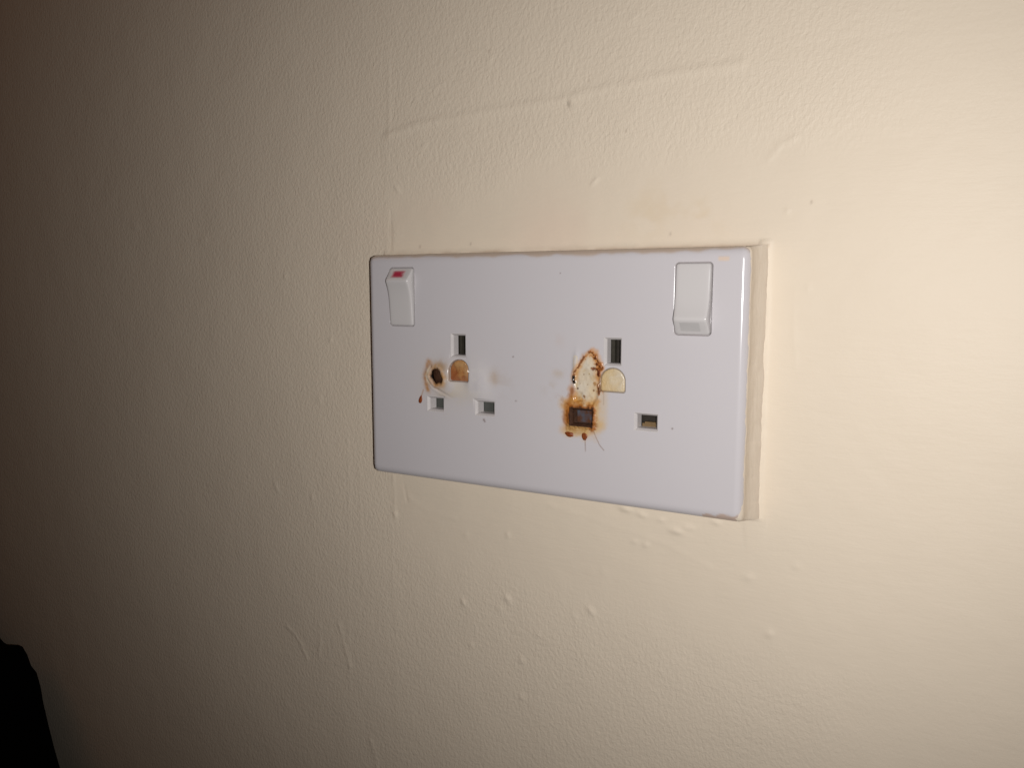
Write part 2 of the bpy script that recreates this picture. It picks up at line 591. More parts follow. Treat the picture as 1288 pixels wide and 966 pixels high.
# recesses for the rockers
for (cx, cz, hw, hh) in ROCK:
    sd = rrect_sd(X, Z, cx, cz, hw + 0.28, hh + 0.28, 1.2)
    Y -= 1.6 * sstep(0.12, -0.14, sd)
    stain_shading(0.55 * np.exp(-((sd - 0.05) / 0.16) ** 2), (0.16, 0.12, 0.10))  # shade of the gap round each rocker, put into the colour
# screw cover recesses
cap_sd = []
for (cx, z0, z1, hw, kind) in CAPS:
    sd = poly_sd(X, Z, cap_poly(cx, z0, z1, hw, 0.16))
    cap_sd.append(sd)
    Y -= 1.3 * sstep(0.10, -0.12, sd)

# ---- left outlet: the plate swelled round a burnt-through hole
swell = 1.1 * gauss(X, Z, -37.2, -2.4, 2.6, 3.6) + 0.9 * gauss(X, Z, -23.6, -4.0, 3.4, 4.6, .3) + 0.5 * gauss(X, Z, -33, -8.0, 6, 2.2) + 0.35 * gauss(X, Z, -27.3, -3, 1.2, 3)
hd0 = poly_sd(X, Z, HOLE)
hd = hd0 + 0.9 * (n1 - 0.5)
swell += 0.45 * np.exp(-((hd - 1.1) / 0.75) ** 2) - 0.5 * np.exp(-np.maximum(hd, 0) / 0.5)
gd = seg_dist(X + 0.6 * (n2 - .5), Z + 0.6 * (n2 - .5), GROOVE)
fade = sstep(-33, -42, X)
swell += fade * (-0.20 * np.exp(-(gd / 0.42) ** 2) + 0.10 * np.exp(-((gd - 0.95) / 0.5) ** 2))
swell *= sstep(-1.0, 0.6, cap_sd[0]) * 0.9 + 0.1
Y += swell
stain_shading(0.34 * gauss(X, Z, -38, -5, 8.5, 6.5) * (0.5 + n2), (0.60, 0.50, 0.39))
stain_shading(0.50 * gauss(X, Z, -33, -7.5, 6, 3) * sstep(.3, .7, n2), (0.62, 0.54, 0.44))
rag = hd0 - 2.6 * (fbm(np.arctan2(Z + 3, X + 42.5) * 9, np.hypot(X + 42.5, Z + 3), 2.0, 141, 3) - 0.35)
stain_shading(0.85 * sstep(2.6, 0.2, rag) * (0.35 + 0.9 * n2), (0.50, 0.235, 0.055))
stain_shading(0.75 * np.exp(-((seg_dist(X, Z, [(-45.6, 2.0), (-47.0, 0.2), (-47.6, -3), (-47.0, -6.4), (-46.2, -8.6)]) + 1.4 * (n2 - .5)) / 1.15) ** 2) * (0.35 + n1), (0.44, 0.19, 0.04))
stain_shading(0.6 * gauss(X, Z, -41.4, 1.2, 1.6, 1.1) * sstep(.35, .6, n1), (0.40, 0.22, 0.10))
stain_shading(0.85 * gauss(X, Z, -38.9, -3.4, 1.3, 2.8) * sstep(.15, .6, n2), (0.50, 0.27, 0.085))
stain_shading(0.6 * gauss(X, Z, -40.0, 0.6, 2.2, 1.3) * sstep(.2, .6, n1), (0.46, 0.29, 0.14))
stain_shading(0.8 * sstep(0.9, 0.3, gd) * fade * sstep(-44.5, -46, X) * (n1 + .3), (0.63, 0.54, 0.40))
stain_shading(0.95 * sstep(0.55, 0.0, hd), (0.10, 0.045, 0.018))
CR = np.maximum(CR, sstep(0.5, -0.1, hd))
stain_shading(0.55 * np.exp(-(seg_dist(X, Z, [(-48.4, -8.6), (-49.0, -10.2), (-49.7, -12)]) / 0.28) ** 2), (0.40, 0.20, 0.09))
stain_shading(0.60 * gauss(X, Z, -24.0, -4.0, 3.6, 4.2, .3) * sstep(.15, .6, n2), (0.69, 0.65, 0.62))  # highlight of the raised bump, painted in as paler plastic
stain_shading(0.42 * gauss(X, Z, -17.0, -2.2, 1.3, 2.0) * (0.5 + n2), (0.44, 0.31, 0.20))
stain_shading(0.20 * gauss(X, Z, -14, -4, 3.5, 3) * sstep(.4, .7, n2), (0.44, 0.33, 0.24))
stain_shading(0.30 * gauss(X, Z, -38.3, -9.7, 3.0, .8) * (n1 + .3), (0.52, 0.38, 0.2))
for (a, b, r) in [(-9.0, 5.7, .32), (-21.3, -18.0, .50), (-20.9, -18.6, .35), (-7.8, -10.1, .35), (50.1, -15.1, .35), (9.5, 35, .25)]:
    stain_shading(0.75 * gauss(X, Z, a, b, r * .6), (0.14, 0.08, 0.06))

# ---- right outlet: melted patch with a charred rim above the burnt live hole
md0 = poly_sd(X, Z, MELT)
md = md0 + 0.9 * (n1 - 0.5)
melt = sstep(0.6, -0.6, md)
Y += (-0.22 + 0.6 * (n2 - 0.5) + 0.35 * (n1 - .5)) * melt + 0.14 * np.exp(-((md - 0.25) / 0.6) ** 2)
Y += 0.5 * gauss(X, Z, 15.5, 4.4, .7, 2.6, -.08)
Y *= 1.0
stain_shading(0.95 * melt, (0.64, 0.53, 0.39))
stain_shading(0.75 * melt * sstep(.40, .75, n2), (0.68, 0.60, 0.49))
stain_shading(0.55 * melt * sstep(.52, .75, fbm(X, Z, 2.2, 151)) , (0.56, 0.40, 0.20))
stain_shading(0.85 * np.exp(-(rrect_sd(X, Z, 15.55, 4.4, .55, 2.6, .5) / .4) ** 2) * (rrect_sd(X, Z, 15.55, 4.4, .55, 2.6, .5) < .3), (0.66, 0.57, 0.45))
lsd = rrect_sd(X, Z, 17.8, -14.0, 4.4, 3.2, .3)
# yellow-brown heat halo round the live hole, drawn up to the melt and out to the right
halo = lsd + 4.2 * (n2 - 0.5)
stain_shading(0.72 * sstep(5.2, 0.4, halo) * (X < 40), (0.63, 0.36, 0.10))
stain_shading(0.48 * sstep(3.0, 0, rrect_sd(X, Z, 23.6, -10.5, 2.2, 6.5, 2)), (0.64, 0.46, 0.25))
lft = seg_dist(X, Z, [(14.2, -4.6), (14.0, -7.5), (12.6, -11), (12.1, -14), (12.4, -16.5)])
stain_shading(0.85 * sstep(2.6, 0.0, lft + 2.6 * (n2 - .5)) * (0.25 + n1), (0.54, 0.225, 0.035))
stain_shading(0.75 * sstep(1.9, 0.0, lft + 3.0 * (n1 - .45)), (0.31, 0.100, 0.018))
low = seg_dist(X, Z, [(14.2, -7.8), (17, -8.8), (20.5, -9.0), (23, -8.6)])
stain_shading(0.75 * sstep(2.4, 0, low + 2.6 * (n1 - .45)) * (0.4 + n3 * .8), (0.55, 0.25, 0.045))
# char on the hole's lip
lip = lsd + 2.1 * (n1 - 0.5) + 0.9 * (n3 - .5)
stain_shading(0.90 * sstep(1.75, 0.45, lip), (0.37, 0.115, 0.016))
stain_shading(0.95 * sstep(0.50, -0.15, lip), (0.075, 0.026, 0.010))
CR = np.maximum(CR, sstep(1.2, 0.3, lip))
Y += 0.35 * sstep(1.1, 0.1, lip) * (n3 + .3)
# crust along the rim of the melt: dense at the top and the upper right, a thin dotted line elsewhere
rim = [(14.8, -1.4), (14.9, 0.2), (15.3, 1.5), (16.5, 3.2), (17.6, 5.2), (18.8, 7.0), (19.9, 7.8), (21.3, 8.6), (22.6, 7.9), (23.2, 6.8), (23.9, 5.2), (24.7, 3.8), (24.6, 2.2), (23.9, 0.8), (24.0, -1.4), (24.2, -3.2), (24.4, -5.1)]
rd = seg_dist(X + 0.5 * (n1 - .5), Z + 0.5 * (n3 - .5), rim)
dots = sstep(.46, .56, fbm(X, Z, 1.1, 161, 2))
haze = rd + 2.4 * (n2 - 0.42)
stain_shading(0.70 * sstep(2.2, 0.1, haze) * sstep(-6, 1, Z), (0.60, 0.265, 0.050))
stain_shading(0.50 * sstep(1.5, 0.0, seg_dist(X, Z, [(21.5, 8.2), (23.4, 6.0), (24.5, 3.4), (24.0, 0)]) + 2.0 * (n1 - .5)), (0.52, 0.19, 0.025))
stain_shading(0.95 * sstep(0.50, 0.15, rd) * np.maximum(dots, 0.12), (0.20, 0.060, 0.014))
CR = np.maximum(CR, sstep(0.5, 0.2, rd) * dots)
heavy = [[(19.4, 7.0), (20.0, 7.6)], [(20.9, 8.2), (21.6, 8.0), (22.7, 7.2), (23.0, 6.2)], [(23.3, 4.6), (24.3, 4.3), (24.7, 3.4), (24.0, 2.8)], [(23.1, 2.9), (24.2, 2.4), (23.9, 1.2)], [(24.2, -3.0), (24.4, -4.9)]]
for pl in heavy:
    hdv = seg_dist(X, Z, pl) + 1.5 * (n1 - .5) - 0.15 + 0.75 * sstep(.46, .36, fbm(X, Z, 0.9, 251, 2))
    stain_shading(0.9 * sstep(1.25, 0.45, hdv), (0.42, 0.135, 0.022))
    stain_shading(0.97 * sstep(0.75, 0.1, hdv + 0.8 * (n3 - .5)), (0.115, 0.025, 0.007))
    CR = np.maximum(CR, sstep(0.8, 0.1, hdv))
    Y += 0.38 * sstep(0.9, 0.1, hdv)
for (a, b, r, col) in [(22.1, 2.9, .70, (0.17, 0.05, 0.02)), (21.4, 3.1, .4, (0.25, 0.09, 0.03)), (18.5, .8, .28, (0.2, .1, .05)), (16.3, -4.1, .38, (.12, .06, .04)), (22.2, -4.4, .36, (.25, .13, .06)),
                       (18.8, -6.6, .40, (.28, .15, .07)), (19.0, -7.0, .3, (.28, .15, .07)), (22.6, -2.2, .7, (.40, .22, .09)), (20.5, 1.0, .2, (.3, .2, .1)), (20.0, -2.6, .2, (.3, .2, .1)), (17.2, -2.4, .22, (.3, .2, .1))]:
    stain_shading(0.95 * sstep(1.3, 0.6, np.hypot(X - a, Z - b) / r + 0.8 * (n3 - .5)), col)
bl = seg_dist(X, Z, [(14.95, -0.2), (14.8, -1.2), (15.05, -2.0)])
stain_shading(1.0 * sstep(0.62, 0.34, bl + .3 * (n3 - .5)), (0.012, 0.008, 0.008))
Y += 0.3 * sstep(0.7, 0.3, bl)
# rust-brown smears scribbled about the hole
scr = fbm(X, Z, 1.9, 231, 3)
stain_shading(0.85 * sstep(.52, .60, scr) * sstep(3.0, 0.6, lsd) * sstep(20, 15, X), (0.24, 0.075, 0.014))
stain_shading(0.80 * sstep(.53, .62, fbm(X, Z, 1.5, 237, 3)) * sstep(2.6, 0.5, lsd) * (Z < -15.5), (0.28, 0.095, 0.018))
stain_shading(0.70 * sstep(.54, .62, fbm(X, Z, 1.3, 241, 3)) * gauss(X, Z, 16.5, -8.6, 4.2, 1.4), (0.33, 0.12, 0.025))
# hair-thin runs below the hole
for pl, w_, a_ in [([(19.2, -21.4), (19.35, -23.4), (19.4, -25.6)], .13, .8), ([(22.6, -18.4), (23.4, -20.4), (24.6, -22.8), (26.3, -24.6)], .14, .75), ([(19.2, -17.3), (19.1, -19.6)], .22, .9),
                   ([(12.2, -16.8), (12.1, -18.2), (12.4, -19.4)], .20, .8), ([(26.0, -4.8), (26.05, -9)], .16, .35), ([(12.6, -19.0), (15.6, -19.6), (18.6, -19.5)], .22, .45), ([(14, -17.4), (16, -18.6), (18.5, -18.6)], .5, .4)]:
    stain_shading(a_ * np.exp(-(seg_dist(X + .35 * (n2 - .5), Z, pl) / w_) ** 2), (0.20, 0.10, 0.05))
stain_shading(0.55 * sstep(1.8, 0.2, rrect_sd(X, Z, 16.6, -18.6, 3.4, 1.2, .5) + 1.6 * (n1 - .5)), (0.58, 0.36, 0.13))
# faint smoke marks left of it, an orange rub near the top right corner
stain_shading(0.40 * gauss(X, Z, 9.0, .7, 1.7, 1.1) * sstep(.3, .6, n2), (0.48, 0.36, 0.24))
stain_shading(0.30 * gauss(X, Z, 6.0, -4.6, 2.2, 1.8) * sstep(.35, .65, n2), (0.46, 0.36, 0.27))
stain_shading(0.20 * gauss(X, Z, 8.6, 12, 2.0, 1.6) * sstep(.3, .6, n2), (0.55, 0.42, 0.36))
stain_shading(0.75 * sstep(.5, -.3, rrect_sd(X, Z, 65.2, 38.9, 1.6, .5, .3) + .5 * (n1 - .5)), (0.70, 0.53, 0.40))
# char round the earth cover's left edge
stain_shading(0.5 * np.exp(-(np.maximum(cap_sd[1], 0) / .35) ** 2) * sstep(27, 24.5, X), (0.30, 0.13, 0.05))
for k_, sd in enumerate(cap_sd):  # dark gap shading painted round both screw covers
    stain_shading(0.8 * np.exp(-((sd - 0.02) / 0.16) ** 2), ((0.20, 0.11, 0.06), (0.28, 0.21, 0.13))[k_])

# cells of the grid to leave out: the pin holes and the burnt-through hole
cxm, czm = 0.5 * (gx[:-1] + gx[1:]), 0.5 * (gz[:-1] + gz[1:])
CX, CZ = np.meshgrid(cxm, czm)
keep = np.ones(CX.shape, bool)
for s in SLOTS:
    keep &= ~((CX > s[1]) & (CX < s[2]) & (CZ > snap(s[3])) & (CZ < snap(s[4])))
    # no relief on the lip itself
    hsd = np.maximum(np.maximum(s[1] - X, X - s[2]), np.maximum(snap(s[3]) - Z, Z - snap(s[4])))
    f = sstep(0.0, 0.5, np.abs(hsd)) if s[5] != 'burnt' else 1.0
    Y *= f
hole_c = poly_sd(CX, CZ, HOLE) + 0.9 * (fbm(CX, CZ, 1.6, 101, 3) - 0.5)
keep &= ~(hole_c < -0.05)

# round the sheet's corners so that the rolled edge can turn round them
CRN = 0.5
PX, PZ = X.copy(), Z.copy()
for sx in (-1, 1):
    for sz in (-1, 1):
        a = (sx * X - (IX - CRN)) / CRN
        b = (sz * Z - (IZ - CRN)) / CRN
        m = (a > 0) & (b > 0)
        am, bm_ = a[m], b[m]
        PX[m] = sx * (IX - CRN + CRN * am * np.sqrt(1 - bm_ * bm_ / 2))
        PZ[m] = sz * (IZ - CRN + CRN * bm_ * np.sqrt(1 - am * am / 2))

ii = np.arange(rows * cols).reshape(rows, cols)
q_front = np.stack([ii[:-1, :-1], ii[:-1, 1:], ii[1:, 1:], ii[1:, :-1]], -1)[keep]
verts = [np.stack([PX, -(PD + Y), PZ], -1).reshape(-1, 3)]
stc = [np.concatenate([C, A[..., None]], -1).reshape(-1, 4)]
crs = [CR.ravel()]
quads = [q_front]

# boundary loop, counter-clockwise seen from the room
loop = list(ii[0, :]) + list(ii[1:, -1]) + list(ii[-1, -2::-1]) + list(ii[-2:0:-1, 0])
loop = np.array(loop)
lp = np.stack([PX.ravel()[loop], PZ.ravel()[loop]], -1)
nrm = np.zeros_like(lp)
for i, (x_, z_) in enumerate(lp):
    cxn = np.clip(x_, -(IX - CRN), IX - CRN)
    czn = np.clip(z_, -(IZ - CRN), IZ - CRN)
    dv = np.array([x_ - cxn, z_ - czn])
    if abs(abs(x_) - IX) < 1e-6 and abs(z_) < IZ - CRN:
        dv = np.array([np.sign(x_), 0])
    elif abs(abs(z_) - IZ) < 1e-6 and abs(x_) < IX - CRN:
        dv = np.array([0, np.sign(z_)])
    nrm[i] = dv / (np.linalg.norm(dv) + 1e-12)
rings = []
for a in np.linspace(0, 90, 10)[1:]:
    rings.append((BEV * math.sin(math.radians(a)), PD - BEV * (1 - math.cos(math.radians(a)))))
rings += [(BEV, PD - 4.5), (BEV + 0.1, 0.0)]
prev = loop
base = rows * cols
yl = Y.ravel()[loop]
for j, (off, dep) in enumerate(rings):
    sup = 1.0 / (np.abs(nrm[:, :1]) ** 4 + np.abs(nrm[:, 1:]) ** 4) ** (1 / 4)
    v = lp + nrm * sup * off * np.array([1.0, BEVZ / BEV])
    verts.append(np.stack([v[:, 0], -(dep + yl * max(0, 1 - off / BEV)), v[:, 1]], -1))
    # cream paint and grime carried over the rolled edge by the brush
    t = off / BEV
    xx, zz = v[:, 0], v[:, 1]
    e = np.full(len(v), 0.0)
    col = np.tile(np.array([0.46, 0.35, 0.27]), (len(v), 1))
    topm = nrm[:, 1] > 0.7
    lowm = nrm[:, 1] < -0.7
    rgt = nrm[:, 0] > 0.7
    e = np.where(topm, sstep(0.40, 0.75, t + 0.9 * (fbm(xx, zz, 9, 171, 3) - 0.55)) * 0.85, e)
    e = np.where(lowm & (xx > 60.5), sstep(0.35, 0.55, t + 0.7 * (fbm(xx, zz, 2.5, 175, 3) - 0.5)) * 0.9, e)
    col[topm] = (0.50, 0.38, 0.29)
    col[lowm] = (0.50, 0.37, 0.30)
    stc.append(np.concatenate([col, e[:, None]], -1))
    crs.append(np.zeros(len(v)))
    cur = base + np.arange(len(loop))
    base += len(loop)
    quads.append(np.stack([prev, cur, np.roll(cur, -1), np.roll(prev, -1)], -1))
    prev = cur
verts = np.concatenate(verts)


def stretch(x, z):
    """the plate's blank left and lower margins are a little wider than the right and upper ones"""
    return x - 1.2 * np.clip((-66.5 - x) / 4.0, 0, 1), z - 0.8 * np.clip((-30.0 - z) / 9.0, 0, 1)


verts[:, 0], verts[:, 2] = stretch(verts[:, 0], verts[:, 2])
quads = np.concatenate(quads)
plate = fast_mesh('faceplate', verts * S, quads, M_PLATE, root)
add_color(plate.data, 'stain_shading', np.concatenate(stc))
add_float(plate.data, 'crust', np.concatenate(crs))


# ------------------------------------------------------------------ pin holes: lining, cavity and shutters
def box_bm(bm, x0, x1, d0, d1, z0, z1):
    vs = [bm.verts.new((x * S, -(PD - d) * S, z * S)) for d in (d0, d1) for (x, z) in ((x0, z0), (x1, z0), (x1, z1), (x0, z1))]
    for f in ((0, 1, 2, 3), (7, 6, 5, 4), (0, 4, 5, 1), (1, 5, 6, 2), (2, 6, 7, 3), (3, 7, 4, 0)):
        bm.faces.new([vs[i] for i in f])


def lining(x0, x1, z0, z1, mat, ch, depth):
    """chamfered lead-in and straight throat of a pin hole, open at the back"""
    bm = bmesh.new()
    prof = [(0.0, 0.03), (ch * 0.25, 0.05), (ch, ch * 1.15), (ch + 0.12, ch * 1.15 + 0.35), (ch + 0.18, depth)]
    rings_ = []
    for (ins, dep) in prof:
        rings_.append([bm.verts.new((x * S, -(PD - dep) * S, z * S)) for (x, z) in
                       ((x0 + ins, z0 + ins), (x1 - ins, z0 + ins), (x1 - ins, z1 - ins), (x0 + ins, z1 - ins))])
    for r0, r1 in zip(rings_, rings_[1:]):
        for i in range(4):
            bm.faces.new((r0[i], r0[(i + 1) % 4], r1[(i + 1) % 4], r1[i]))
    bmesh.ops.recalc_face_normals(bm, faces=bm.faces)
    return bm_obj('pin_hole', bm, mat, root, smooth=False)


for (nm, x0, x1, z0, z1, kind) in SLOTS:
    z0, z1 = snap(z0), snap(z1)
    ch = 0.75
    hl = lining(x0, x1, z0, z1, M_BURNT if kind == 'burnt' else M_LINING, ch, {'dark': 4.0, 'grey': 4.9, 'burnt': 2.0, 'brass': 4.6}[kind])
    i0, i1, k0, k1 = x0 + ch, x1 - ch, z0 + ch, z1 - ch
    if kind == 'burnt':
        hl['label'] = 'charred pin hole with a blackened lip'
    if kind == 'dark':
        bm = bmesh.new()
        box_bm(bm, i0 - .5, i1 + .5, 7.6, 8.6, k0 - .5, k1 + .5)
        bm_obj('shutter', bm, M_BROWNSH, hl, False)
        bm = bmesh.new()
        box_bm(bm, i0 - .3, i0 + 1.0, 5.4, 7.5, k0 + .1, k1 - .1)
        bm_obj('contact', bm, M_TARN, hl, False)
    elif kind == 'grey':
        bm = bmesh.new()
        n_ = 7
        for q in range(n_):                      # sloped shutter, a little rounded
            a0, a1 = q / n_, (q + 1) / n_
            box_bm(bm, i0 - .4 + (i1 - i0 + .8) * a0, i0 - .4 + (i1 - i0 + .8) * a1, 5.1 + 0.25 * abs(a0 - .6), 6.4, k0 - .3, k1 + .3)
        bm_obj('shutter', bm, M_SHUTTER, hl, False)
    elif kind == 'burnt':
        bm = bmesh.new()
        box_bm(bm, i0 + 1.0, i1 - .3, 2.6, 3.4, k0 + .5, k1 - .2)
        bm_obj('contact', bm, M_METAL, hl, False)
        bm = bmesh.new()
        box_bm(bm, i0 - .6, i1 + .6, 3.6, 4.4, k0 - .6, k1 + .6)
        bm_obj('shutter', bm, M_BURNT, hl, False)
    else:
        bm = bmesh.new()
        box_bm(bm, i0 - .5, i1 + .5, 6.6, 7.6, k0 - .5, k1 + .5)
        bm_obj('shutter', bm, M_BROWNSH, hl, False)
        bm = bmesh.new()
        box_bm(bm, i0 + .6, i1 - .5, 4.4, 6.4, k0 - .3, k0 + 1.2)
        box_bm(bm, i0 + 1.6, i1 - 1.6, 4.0, 6.0, k0 + 1.21, k0 + 1.8)
        bm_obj('contact', bm, M_BRASS, hl, False)

# moulding behind the plate, cavity shade painted as near-black, seen through the burnt hole
bm = bmesh.new()
box_bm(bm, -70, 70, 9.2, 11.0, -39, 39)
bm_obj('back_moulding', bm, M_DARK, root, False)
bm = bmesh.new()
bmesh.ops.create_icosphere(bm, subdivisions=4, radius=1.0)
for v in bm.verts:
    p = v.co.copy()
    r = 1.0 + 0.22 * float(fbm(np.array([p.x * 3 + p.y * 2]), np.array([p.z * 3 + 5]), 1.0, 181, 3)[0] - .5)
    v.co = Vector(((-42.4 + p.x * 3.6 * r) * S, -(PD - 3.4 + p.y * 1.6 * r) * S, (-3.0 + p.z * 3.9 * r) * S))
bm_obj('charred_lump', bm, M_BURNT, root)


# ------------------------------------------------------------------ screw covers
def screw_cover(cx, z0, z1, hw, mat, sink, label, kind):
    pts = cap_poly(cx, z0, z1, hw, -0.05)
    zc = (z0 + z1) / 2
    ringdef = [(1.0, -1.0), (1.0, 0.0), (0.985, 0.16), (0.95, 0.26), (0.88, 0.30)] + [(f, 0.30) for f in (0.78, 0.66, 0.54, 0.42, 0.30, 0.18, 0.07)]
    vs, fs = [], []
    n = len(pts)
    for (f, h) in ringdef:
        for (x, z) in pts:
            xx, zz = cx + (x - cx) * f, zc + (z - zc) * f
            hh = h + (0.5 * (fbm(np.array([xx]), np.array([zz]), 2.6, 191, 2)[0] - .5) if (f < .9 and kind == 'amber') else 0)
            vs.append((xx, zz, hh))
    vs.append((cx, zc, 0.30))
    m = len(ringdef)
    for r in range(m - 1):
        for i in range(n):
            fs.append((r * n + i, r * n + (i + 1) % n, (r + 1) * n + (i + 1) % n, (r + 1) * n + i))
    for i in range(n):
        fs.append(((m - 1) * n + i, (m - 1) * n + (i + 1) % n, m * n))
    o = mesh_obj('screw_cover', [(x * S, -(PD - sink + h) * S, z * S) for (x, z, h) in vs], fs, mat, root)
    V = np.array(vs)
    c_, a_ = np.zeros((len(V), 3)), np.zeros(len(V))
    if kind == 'amber':
        over(c_, a_, 0.75 * gauss(V[:, 0], V[:, 1], cx - 3.4, z0 + 2.2, 1.5, 2.6), (0.25, 0.065, 0.025))
        over(c_, a_, 0.55 * gauss(V[:, 0], V[:, 1], cx, z0 + .3, 4, .8), (0.30, 0.10, 0.055))
        over(c_, a_, 0.65 * gauss(V[:, 0], V[:, 1], cx + 0.6, z1 - 1.6, 2.4, 1.2), (0.52, 0.33, 0.15))
        over(c_, a_, 0.55 * gauss(V[:, 0], V[:, 1], cx + 3.2, z0 + 3.6, .8, 2), (0.52, 0.35, 0.19))
    else:
        over(c_, a_, 0.65 * gauss(V[:, 0], V[:, 1], cx - 3.8, z0 + 2.4, 1.6, 2.8), (0.60, 0.38, 0.14))
        over(c_, a_, 0.6 * gauss(V[:, 0], V[:, 1], cx + 3.4, z1 - 2.4, 2.4, 3), (0.62, 0.54, 0.43))
    add_color(o.data, 'stain_shading', np.concatenate([c_, a_[:, None]], -1))
    o['label'] = label
    return o


screw_cover(*CAPS[0][:4], M_AMBER, 0.45, 'amber heat-browned screw cover', 'amber')
screw_cover(*CAPS[1][:4], M_YELLOW, 0.22, 'yellowed cream screw cover', 'yellow')


# ------------------------------------------------------------------ rocker switches
def rocker(cx, cz, hw, hh, flip, label):
    """a rocker tipped about its middle: concave long face, crest, short steep face"""
    crest = 0.56                                        # crest position, -1 bottom .. 1 top
    prof = [(-1.0, -1.4), (-1.0, 0.42), (-0.985, 0.60), (-0.95, 0.72), (-0.80, 0.86), (-0.55, 1.00), (-0.25, 1.22), (0.0, 1.55), (0.22, 2.10), (0.38, 2.72), (crest - 0.07, 3.30),
            (crest - 0.025, 3.46), (crest + 0.01, 3.48), (crest + 0.045, 3.36), (crest + 0.09, 3.06), (0.80, 1.72), (0.93, 0.70), (0.975, 0.40), (1.0, 0.20), (1.0, -1.4)]
    # cross-section: rounded shoulders
    sec = [(-1.0, 0.0), (-1.0, 0.55), (-0.985, 0.74), (-0.94, 0.88), (-0.86, 0.965), (-0.74, 1.0), (-0.4, 1.0), (0.0, 1.0), (0.4, 1.0), (0.74, 1.0), (0.86, 0.965), (0.94, 0.88), (0.985, 0.74), (1.0, 0.55), (1.0, 0.0)]
    vs, fs = [], []
    n = len(sec)
    for (t, h) in prof:
        tt = t * flip
        for (s, g) in sec:
            drop = (1 - g) * 0.85                        # shoulders fall away from the ridge line, mm
            taper = 1.0 - 0.05 * max(0, h - 0.4) / 2.7   # sides lean in a little
            dep = h - drop if g > 0 else -1.4
            # round the outline's corners
            ck = max(0.0, abs(t) - 0.93) / 0.07
            xs = s * hw * taper * (1 - 0.09 * ck * ck * (abs(s) > 0.8))
            vs.append(((cx + xs) * S, -(PD + max(dep, -1.4)) * S, (cz + tt * hh) * S))
    for r in range(len(prof) - 1):
        for i in range(n - 1):
            q = (r * n + i, r * n + i + 1, (r + 1) * n + i + 1, (r + 1) * n + i)
            fs.append(q if flip > 0 else q[::-1])
    o = mesh_obj('rocker_switch', vs, fs, M_WHITE, root)
    o['label'] = label
    return o, crest


rk, cr = rocker(*ROCK[0], 1, 'rocker switch pressed in at the bottom with a red mark on its top face')
rk2, _ = rocker(*ROCK[1], -1, 'rocker switch pressed in at the top')
# worn red mark on the left rocker's upper face
cx, cz, hw, hh = ROCK[0]
vs, fs = [], []
nu, nv = 15, 7
for j in range(nv):
    for i in range(nu):
        u = -0.62 + 1.18 * i / (nu - 1)
        tv = j / (nv - 1)
        t = 0.665 + 0.26 * tv
        h = np.interp(t, [0.56 + 0.045, 0.56 + 0.09, 0.80, 0.93], [3.36, 3.06, 1.72, 0.70])
        e = 0.10 * (vnoise(np.array([i * .9]), np.array([j * 1.3]), 7)[0] - .5) if (i in (0, nu - 1) or j in (0, nv - 1)) else 0
        vs.append(((cx + (u + e) * hw * 0.97) * S, -(PD + h + 0.05) * S, (cz + (t + e * .25) * hh) * S))
for j in range(nv - 1):
    for i in range(nu - 1):
        fs.append((j * nu + i, j * nu + i + 1, (j + 1) * nu + i + 1, (j + 1) * nu + i))
rm = mesh_obj('red_mark', vs, fs, M_RED, rk)
uu, vv = np.meshgrid(np.linspace(-1, 1, nu), np.linspace(-1, 1, nv))
add_float(rm.data, 'worn', np.clip(sstep(0.55, 1.0, np.maximum(np.abs(uu), np.abs(vv))) + sstep(.55, .8, fbm(uu, vv, .5, 301)) * .4, 0, 1).ravel())


# thin grey patch laid on the right rocker's lower face
cx, cz, hw, hh = ROCK[1]
vs, fs = [], []
for j in range(6):
    for i in range(9):
        u, t = -0.62 + 1.16 * i / 8, 0.66 + 0.25 * j / 5
        h = np.interp(t, [0.56 + 0.045, 0.56 + 0.09, 0.80, 0.93], [3.36, 3.06, 1.72, 0.70])
        vs.append(((cx + u * hw * 0.97) * S, -(PD + h + 0.04) * S, (cz - t * hh) * S))
for j in range(5):
    for i in range(8):
        fs.append((j * 9 + i, (j + 1) * 9 + i, (j + 1) * 9 + i + 1, j * 9 + i + 1))
mesh_obj('grey_patch', vs, fs, plain('grey_plastic', (0.50, 0.475, 0.465), 0.45, 0.4, 0.05), rk2)


# ------------------------------------------------------------------ beads of burnt resin
def bead(x, z, rx, rz, rot, h, seed):
    bm = bmesh.new()
    bmesh.ops.create_icosphere(bm, subdivisions=3, radius=1.0)
    for v in bm.verts:
        p = v.co
        k_ = 1 + 0.5 * (float(vnoise(np.array([p.x * 1.6 + 9]), np.array([p.z * 1.6 + p.y]), seed)[0]) - .5)
        u, w = p.x * rx * k_, p.z * rz * k_
        v.co = Vector(((x + u * math.cos(rot) - w * math.sin(rot)) * S, -(PD + p.y * -h * k_) * S, (z + u * math.sin(rot) + w * math.cos(rot)) * S))
    bmesh.ops.recalc_face_normals(bm, faces=bm.faces)
    return bm_obj('burnt_bead', bm, M_DRIP, root)


bead(13.5, -20.2, 1.7, 0.95, -0.15, 0.3, 3)
bead(19.1, -20.6, 1.0, 1.4, 0.1, 0.3, 5)
bead(-49.75, -12.3, 0.80, 1.6, -0.25, 0.4, 9)

# ------------------------------------------------------------------ cream paint brushed over the plate's right side
ny, nz = 26, 360
vs, fs = [], []
tz = np.linspace(-PH - 0.36, PH + 0.36, nz)
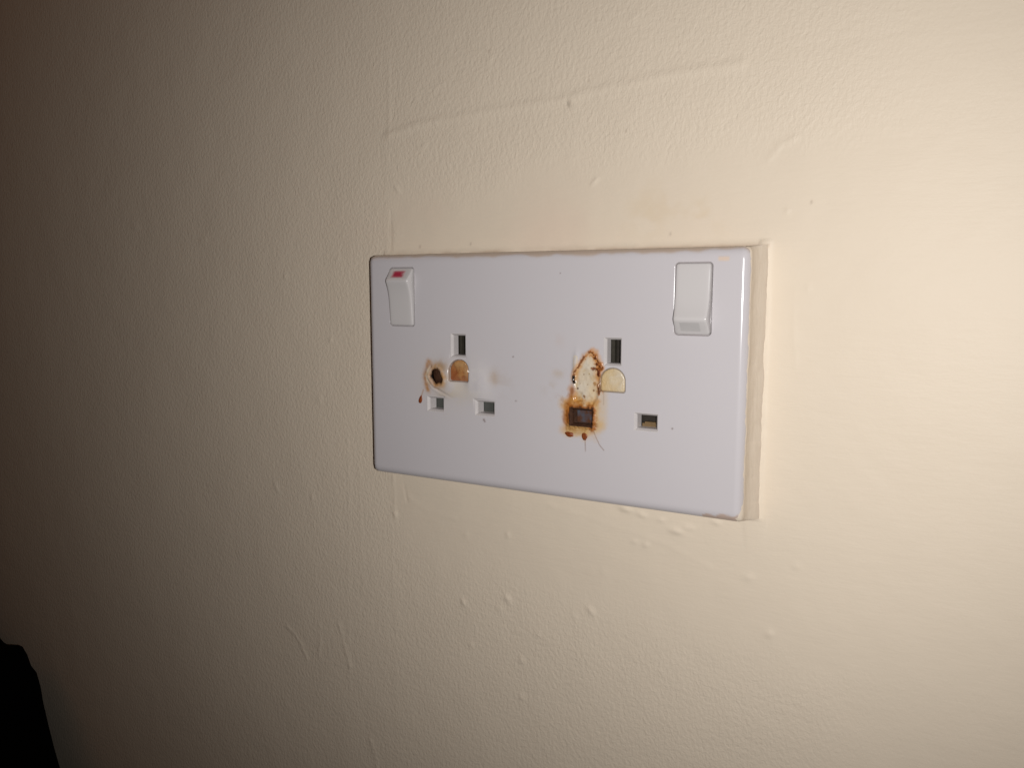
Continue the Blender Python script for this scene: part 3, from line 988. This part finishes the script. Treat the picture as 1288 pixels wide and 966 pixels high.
# front limit of the paint creeps over the rolled edge unevenly
front = PD - 1.7 + 1.1 * (fbm(tz, tz * 0, 5, 201, 4) - 0.5) + 0.5 * (fbm(tz, tz * 0, 1.2, 207, 2) - 0.5)
front += 0.9 * sstep(-35, -41, tz)
for i, z in enumerate(tz):
    for j in range(ny):
        q = j / (ny - 1)
        dep = front[i] * (1 - q)
        # follow the rolled edge and its rounded corners, then flare out to the wall
        dd = max(0.0, dep - (PD - BEV))
        off = math.sqrt(max(0, BEV ** 2 - dd ** 2))
        zt = min(1.0, max(-1.0, z / (PH + 0.4)))
        zr = zt * (IZ + off * BEVZ / BEV - 0.02)
        ez = max(0.0, abs(zr) - (IZ - CRN))
        rz_ = CRN + off * BEVZ / BEV
        xr = IX - CRN + (CRN + off) * max(0.0, 1 - (ez / rz_) ** 4) ** (1 / 4)
        flare = (2.75 + 0.5 * float(fbm(np.array([z]), np.array([0.3]), 6, 221, 4)[0] - 0.4)) * q * q * q * (3 - 2 * q)
        sq = q * q * (3 - 2 * q)
        xr += (PW - xr) * sq
        zr += (zt * (PH + 0.8) - zr) * sq
        ridge = 0.08 * (fbm(np.array([j * 1.0]), np.array([z * 0.2]), 1.3, 211, 2)[0] - .3) + 0.22 * (fbm(np.array([q * 9]), np.array([z]), 3, 217, 2)[0] - .4)
        vs.append(((xr + 0.10 + flare + (ridge if 0 < j else -0.15)) * S, -max(dep, -0.4) * S, stretch(0.0, zr)[1] * S))
for i in range(nz - 1):
    for j in range(ny - 1):
        fs.append((i * ny + j, i * ny + j + 1, (i + 1) * ny + j + 1, (i + 1) * ny + j))
pe = mesh_obj('painted_edge', vs, fs, M_EDGE, root)
pe['label'] = 'right side of the plate brushed over with cream wall paint'

# ------------------------------------------------------------------ black thing standing in the dark corner
bm = bmesh.new()
outline = [(-500, -460), (-500, -156.3), (-377.6, -164.3), (-355.6, -176.3), (-349.0, -177.3), (-335.6, -174.7), (-331.3, -178.5), (-328.1, -184.5), (-322.9, -187.5), (-319.9, -194.9), (-318.0, -205.4), (-314.1, -218.7), (-309.5, -232.2), (-305.9, -240.8), (-294.5, -260.6), (-282.0, -282.7), (-262.0, -460)]
layers = [(-10, 7), (-11.5, 2.5), (-14, 0), (-24, 0), (-45, 0), (-56, 1.5), (-61, 4), (-63, 9)]
cxo, czo = -440, -360
rv = []
for (y, ins) in layers:
    ring = []
    for (x, z) in outline:
        dx, dz = x - cxo, z - czo
        L_ = math.hypot(dx, dz)
        ring.append(bm.verts.new(((x - dx / L_ * ins) * S, y * S, (z - dz / L_ * ins) * S)))
    rv.append(ring)
for a, b in zip(rv, rv[1:]):
    for i in range(len(outline)):
        bm.faces.new((a[i], a[(i + 1) % len(outline)], b[(i + 1) % len(outline)], b[i]))
bm.faces.new(rv[0])
bm.faces.new(rv[-1][::-1])
bmesh.ops.recalc_face_normals(bm, faces=bm.faces)
bag = bm_obj('black_bag', bm, M_BLACK)
bag['label'] = 'black bag with a stepped top edge and sloping side in the dark corner'
bag['category'] = 'bag'
